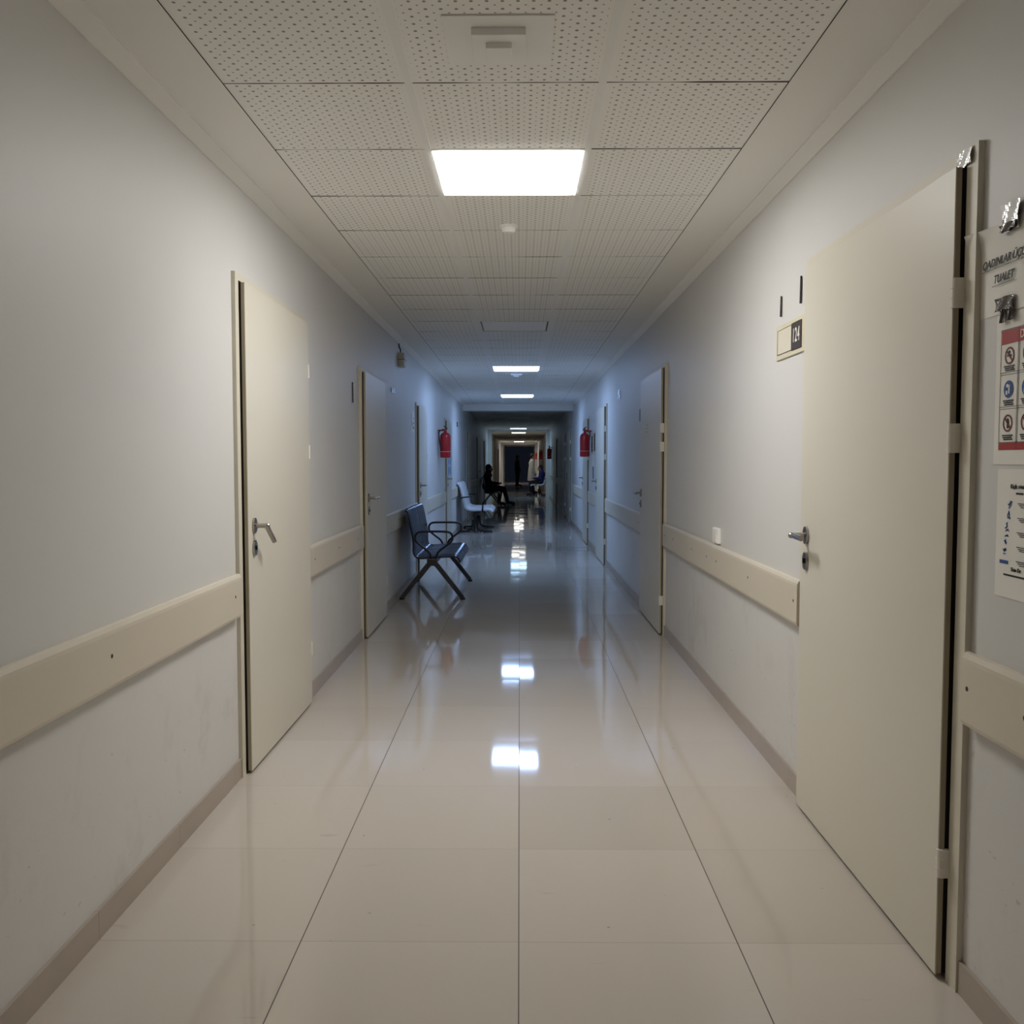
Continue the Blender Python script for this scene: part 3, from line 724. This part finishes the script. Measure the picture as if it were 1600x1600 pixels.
def plastic_bench(nseat, wseat):
    t = thing('waiting_bench', (0, 0, 0), 'x', 'bench', 'white plastic waiting benches')
    prof = smoothpts([(0.02, 0.885), (0.045, 0.885), (0.085, 0.74), (0.125, 0.56), (0.155, 0.45), (0.24, 0.405), (0.42, 0.405), (0.56, 0.412), (0.63, 0.41), (0.655, 0.375)], 2)
    L = nseat * wseat
    for k in range(nseat):
        obj('seat_shell', shell(nb(), prof, k * wseat + 0.02, (k + 1) * wseat - 0.02, 0.045, 0.004, 3), M['wplastic'], t, smooth=True)
    obj('beam', box(nb(), (0.30, 0.05, 0.30), (0.37, L - 0.05, 0.345), 0.004), M['black'], t)
    for y in (0.12, L - 0.12):
        bm = nb(); box(bm, (0.315, y - 0.02, 0.05), (0.355, y + 0.02, 0.32))
        tube(bm, smoothpts([(0.30, y, 0.24), (0.29, y, 0.08), (0.22, y, 0.03), (0.07, y, 0.022)], 2), 0.016); tube(bm, smoothpts([(0.37, y, 0.24), (0.38, y, 0.08), (0.45, y, 0.03), (0.655, y, 0.022)], 2), 0.016)
        lg = obj('leg', bm, M['black'], t)
        for x in (0.075, 0.650): obj('foot', cyl(nb(), (x, y, 0), (x, y, 0.025), 0.022), M['black'], lg)
    for y in (0.0, L):
        obj('armrest', tube(nb(), smoothpts([(0.085, y, 0.64), (0.12, y, 0.66), (0.20, y, 0.665), (0.30, y, 0.672)], 2), 0.013), M['black'], t, smooth=True)
        obj('armrest_post', tube(nb(), [(0.485, y, 0.385), (0.488, y, 0.45), (0.492, y, 0.52)], 0.015), M['black'], t, smooth=True)
    return t
w1 = plastic_bench(3, 0.5); w1.location = (XL, 16.68, 0); w1['label'] = 'white bench with black armrests against the left wall before the beam'
w2 = copy_tree(w1); w2.location = (XR, 36.0, 0); w2.rotation_euler = (0, 0, PI); w2['label'] = 'white bench on the right wall under the seated person in blue'

# ------------------------------------------------------------------ people
def grow(joints, edges, infl=0.0):
    """closed tapered limbs between joints; remesh() then fuses them into one continuous skin"""
    bm = nb()
    for n, j in joints.items():
        bmesh.ops.create_uvsphere(bm, u_segments=18, v_segments=12, radius=j[3] + infl, matrix=Matrix.Translation(j[:3]))
    for a, b in edges:
        A, B = joints[a], joints[b]; cyl(bm, A[:3], B[:3], A[3] + infl, B[3] + infl, 18)
    return bm

def remesh(bm, vox):
    me = bpy.data.meshes.new('tmp'); bm.to_mesh(me); bm.free(); o = bpy.data.objects.new('tmp', me); COL.objects.link(o)
    md = o.modifiers.new('r', 'REMESH'); md.mode = 'VOXEL'; md.voxel_size = vox
    sm = o.modifiers.new('k', 'SMOOTH'); sm.iterations = 4
    bpy.context.view_layer.update()
    out = bpy.data.meshes.new_from_object(o.evaluated_get(bpy.context.evaluated_depsgraph_get())); bpy.data.objects.remove(o)
    b = bmesh.new(); b.from_mesh(out); return b

def ellip(bm, c, r, fwd=None):
    m = Matrix.Translation(c)
    if fwd is not None: m = m @ fwd.to_matrix().to_4x4()
    bmesh.ops.create_uvsphere(bm, u_segments=20, v_segments=14, radius=1.0, matrix=m @ Matrix.Diagonal((*r, 1)))

def person(loc, rotz, J, label, top, pants, hair='hair', coat_low=None, hair_cover=False):
    """J in local coordinates, the person faces +X; joints: (x, y, z, radius)."""
    t = thing('person', (0, 0, 0), label, 'person')
    E = [('hip', 'belly'), ('belly', 'chest'), ('chest', 'neck0'), ('neck0', 'neck'), ('neck', 'head')]
    for s in 'LR':
        E += [('chest', 'sh' + s), ('sh' + s, 'el' + s), ('el' + s, 'wr' + s), ('wr' + s, 'pa' + s),
              ('hip', 'hj' + s), ('hj' + s, 'kn' + s), ('kn' + s, 'an' + s), ('an' + s, 'ba' + s), ('ba' + s, 'to' + s)]
    E += [('shL', 'shR'), ('shL', 'waL'), ('shR', 'waR'), ('waL', 'hjL'), ('waR', 'hjR'), ('hjL', 'hjR')]
    J = dict(J)
    for s, q in (('L', 1), ('R', -1)):
        b = J['belly']; J['wa' + s] = (b[0], b[1] + q * 0.07, b[2], b[3] * 0.8)
    fing = nb()
    for s in 'LR':
        pa = Vector(J['pa' + s][:3]); wr = Vector(J['wr' + s][:3]); d = (pa - wr).normalized()
        side = d.cross(Vector((0, 0, 1)))
        side = Vector((0, 1, 0)) if side.length < 0.2 else side.normalized()
        up = side.cross(d).normalized()
        for q, ln in zip((-0.030, -0.010, 0.010, 0.030), (0.062, 0.075, 0.078, 0.066)):
            a = pa + side * q; b = a + d * ln * 0.55 + side * q * 0.15; c = b + d * ln * 0.38 - up * ln * 0.30
            tube(fing, [a, b, c], 0.0085, 8)
        a = wr + (pa - wr) * 0.3 + side * 0.025; tube(fing, [a, a + side * 0.03 + d * 0.03, a + side * 0.035 + d * 0.06], 0.0095, 8)
    body = grow(J, E)
    h = Vector(J['head'][:3]); rot = None
    ellip(body, h, (0.095, 0.075, 0.118)); ellip(body, h + Vector((0.045, 0, -0.055)), (0.055, 0.05, 0.055))
    ellip(body, h + Vector((0.098, 0, -0.015)), (0.020, 0.012, 0.024))
    ellip(body, h + Vector((0.088, 0, -0.055)), (0.012, 0.022, 0.009))
    for s in (-1, 1):
        ellip(body, h + Vector((-0.005, s * 0.078, -0.01)), (0.018, 0.010, 0.03))
        ellip(body, h + Vector((0.082, s * 0.028, 0.012)), (0.012, 0.018, 0.012))
    tmp = bpy.data.meshes.new('f'); fing.to_mesh(tmp); fing.free(); body.from_mesh(tmp)
    obj('body', remesh(body, 0.005), M['skin'], t, smooth=True)
    bm = nb()
    for s in (-1, 1): ellip(bm, h + Vector((0.0935, s * 0.028, 0.012)), (0.004, 0.010, 0.006))
    obj('eyes', bm, M['ink'], t)
    bm = nb(); ellip(bm, h + Vector((-0.018, 0, 0.022)), (0.098, 0.086, 0.118))
    if hair_cover: ellip(bm, h + Vector((-0.02, 0, -0.11)), (0.095, 0.095, 0.12)); ellip(bm, h + Vector((-0.03, 0, -0.20)), (0.13, 0.17, 0.09))
    obj('head_scarf' if hair_cover else 'hair', remesh(bm, 0.012), M[hair], t, smooth=True)
    tj = {n: J[n] for n in J if n[:2] in ('hi', 'be', 'ch', 'sh', 'el', 'wr', 'wa', 'hj') or n == 'neck0'}
    te = [e for e in E if e[0] in tj and e[1] in tj]
    g = grow(tj, te, 0.014)
    if coat_low:
        for p in coat_low:
            if len(p) == 6: ellip(g, Vector(p[:3]), p[3:]); continue
            z0, z1, r0, r1 = p                # flared skirt of the coat
            rs = bmesh.ops.create_cone(g, cap_ends=True, segments=28, radius1=r0, radius2=r1, depth=z1 - z0, matrix=Matrix.Translation((0, 0, (z0 + z1) / 2)))
            for v in rs['verts']: v.co.x *= 0.78
    obj('coat', remesh(g, 0.014), M[top], t, smooth=True)
    pj = {n: J[n] for n in ['hip'] + [a + s for s in 'LR' for a in ('hj', 'kn', 'an')]}
    pe = [e for e in E if e[0] in pj and e[1] in pj]
    obj('trousers', remesh(grow(pj, pe, 0.014), 0.014), M[pants], t, smooth=True)
    for s in 'LR':
        sj = {n: J[n] for n in ('an' + s, 'ba' + s, 'to' + s)}; g = nb()
        a, b = Vector(J['an' + s][:3]), Vector(J['to' + s][:3])
        tube(g, [a + Vector((-0.03, 0, 0.0)), a + Vector((0.0, 0, -0.03)), a * 0.5 + b * 0.5 + Vector((0, 0, 0.008)), b, b + Vector((0.035, 0, -0.004))], 0.050, 12)
        for v in g.verts: v.co.z = max(v.co.z, 0.0)
        obj('shoe', g, M['shoe'], t, smooth=True)
    t.location = loc; t.rotation_euler = (0, 0, rotz)
    return t

# seated, facing +X
def seated(knee=(0.48, 0.40), lean=0.0, headz=1.10):
    J = dict(hip=(0, 0, 0.553, 0.125), belly=(0.01, 0, 0.66, 0.11), chest=(0.0 + lean, 0, 0.84, 0.115), neck0=(0.01 + lean, 0, 0.95, 0.07), neck=(0.03 + lean, 0, 1.00, 0.052), head=(0.06 + lean, 0, headz, 0.07))
    for s, q in (('L', 1), ('R', -1)):
        J['sh' + s] = (lean, q * 0.17, 0.90, 0.062); J['el' + s] = (0.10 + lean, q * 0.23, 0.67, 0.046); J['wr' + s] = (0.32, q * 0.12, 0.66, 0.030); J['pa' + s] = (0.39, q * 0.08, 0.665, 0.030)
        J['hj' + s] = (0.05, q * 0.09, 0.53, 0.098)
    return J
J = seated(lean=0.0, headz=1.105)
J.update(knL=(0.50, 0.11, 0.50, 0.062), anL=(0.62, 0.13, 0.10, 0.040), baL=(0.70, 0.13, 0.045, 0.036), toL=(0.80, 0.13, 0.045, 0.030),
         knR=(0.40, -0.12, 0.47, 0.062), anR=(0.36, -0.13, 0.09, 0.040), baR=(0.44, -0.13, 0.045, 0.036), toR=(0.53, -0.13, 0.045, 0.030))
person((-0.98, 27.3, 0.0), 0, J, 'person in black coat and head covering seated on the left', 'cloth_k', 'cloth_k', 'cloth_k', hair_cover=True,
       coat_low=[(0.02, 0, 0.58, 0.17, 0.20, 0.16), (0.16, 0, 0.52, 0.22, 0.19, 0.11)])
J = seated(lean=0.02, headz=1.06)
J.update(knL=(0.42, 0.10, 0.50, 0.062), anL=(0.34, 0.10, 0.10, 0.040), baL=(0.41, 0.10, 0.045, 0.036), toL=(0.50, 0.10, 0.045, 0.030),
         knR=(0.46, -0.09, 0.50, 0.062), anR=(0.42, -0.09, 0.10, 0.040), baR=(0.49, -0.09, 0.045, 0.036), toR=(0.58, -0.09, 0.045, 0.030))
person((0.88, 35.2, 0.0), PI, J, 'person in blue top seated on the white bench on the right', 'cloth_b', 'cloth_g')

def standing():
    J = dict(hip=(0, 0, 0.93, 0.125), belly=(0.01, 0, 1.07, 0.105), chest=(0.0, 0, 1.25, 0.115), neck0=(0.0, 0, 1.36, 0.068), neck=(0.01, 0, 1.42, 0.052), head=(0.03, 0, 1.52, 0.07))
    for s, q in (('L', 1), ('R', -1)):
        J['sh' + s] = (0, q * 0.17, 1.31, 0.06); J['el' + s] = (-0.01, q * 0.23, 1.05, 0.044); J['wr' + s] = (0.10, q * 0.22, 0.85, 0.028); J['pa' + s] = (0.13, q * 0.21, 0.78, 0.029)
        J['hj' + s] = (0, q * 0.09, 0.88, 0.095); J['kn' + s] = (0.02, q * 0.10, 0.49, 0.060); J['an' + s] = (-0.02, q * 0.11, 0.09, 0.040)
        J['ba' + s] = (0.08, q * 0.12, 0.045, 0.036); J['to' + s] = (0.17, q * 0.12, 0.045, 0.030)
    return J
person((0.50, 37.6, 0.0), 0.15, standing(), 'person in a long pale coat standing beside the seated person in blue', 'cloth_w', 'cloth_k',
       coat_low=[(0.52, 1.12, 0.235, 0.165)])
person((-0.13, 48.0, 0.0), 0.3, standing(), 'person in dark clothes standing far down the middle of the corridor', 'cloth_k', 'cloth_k')
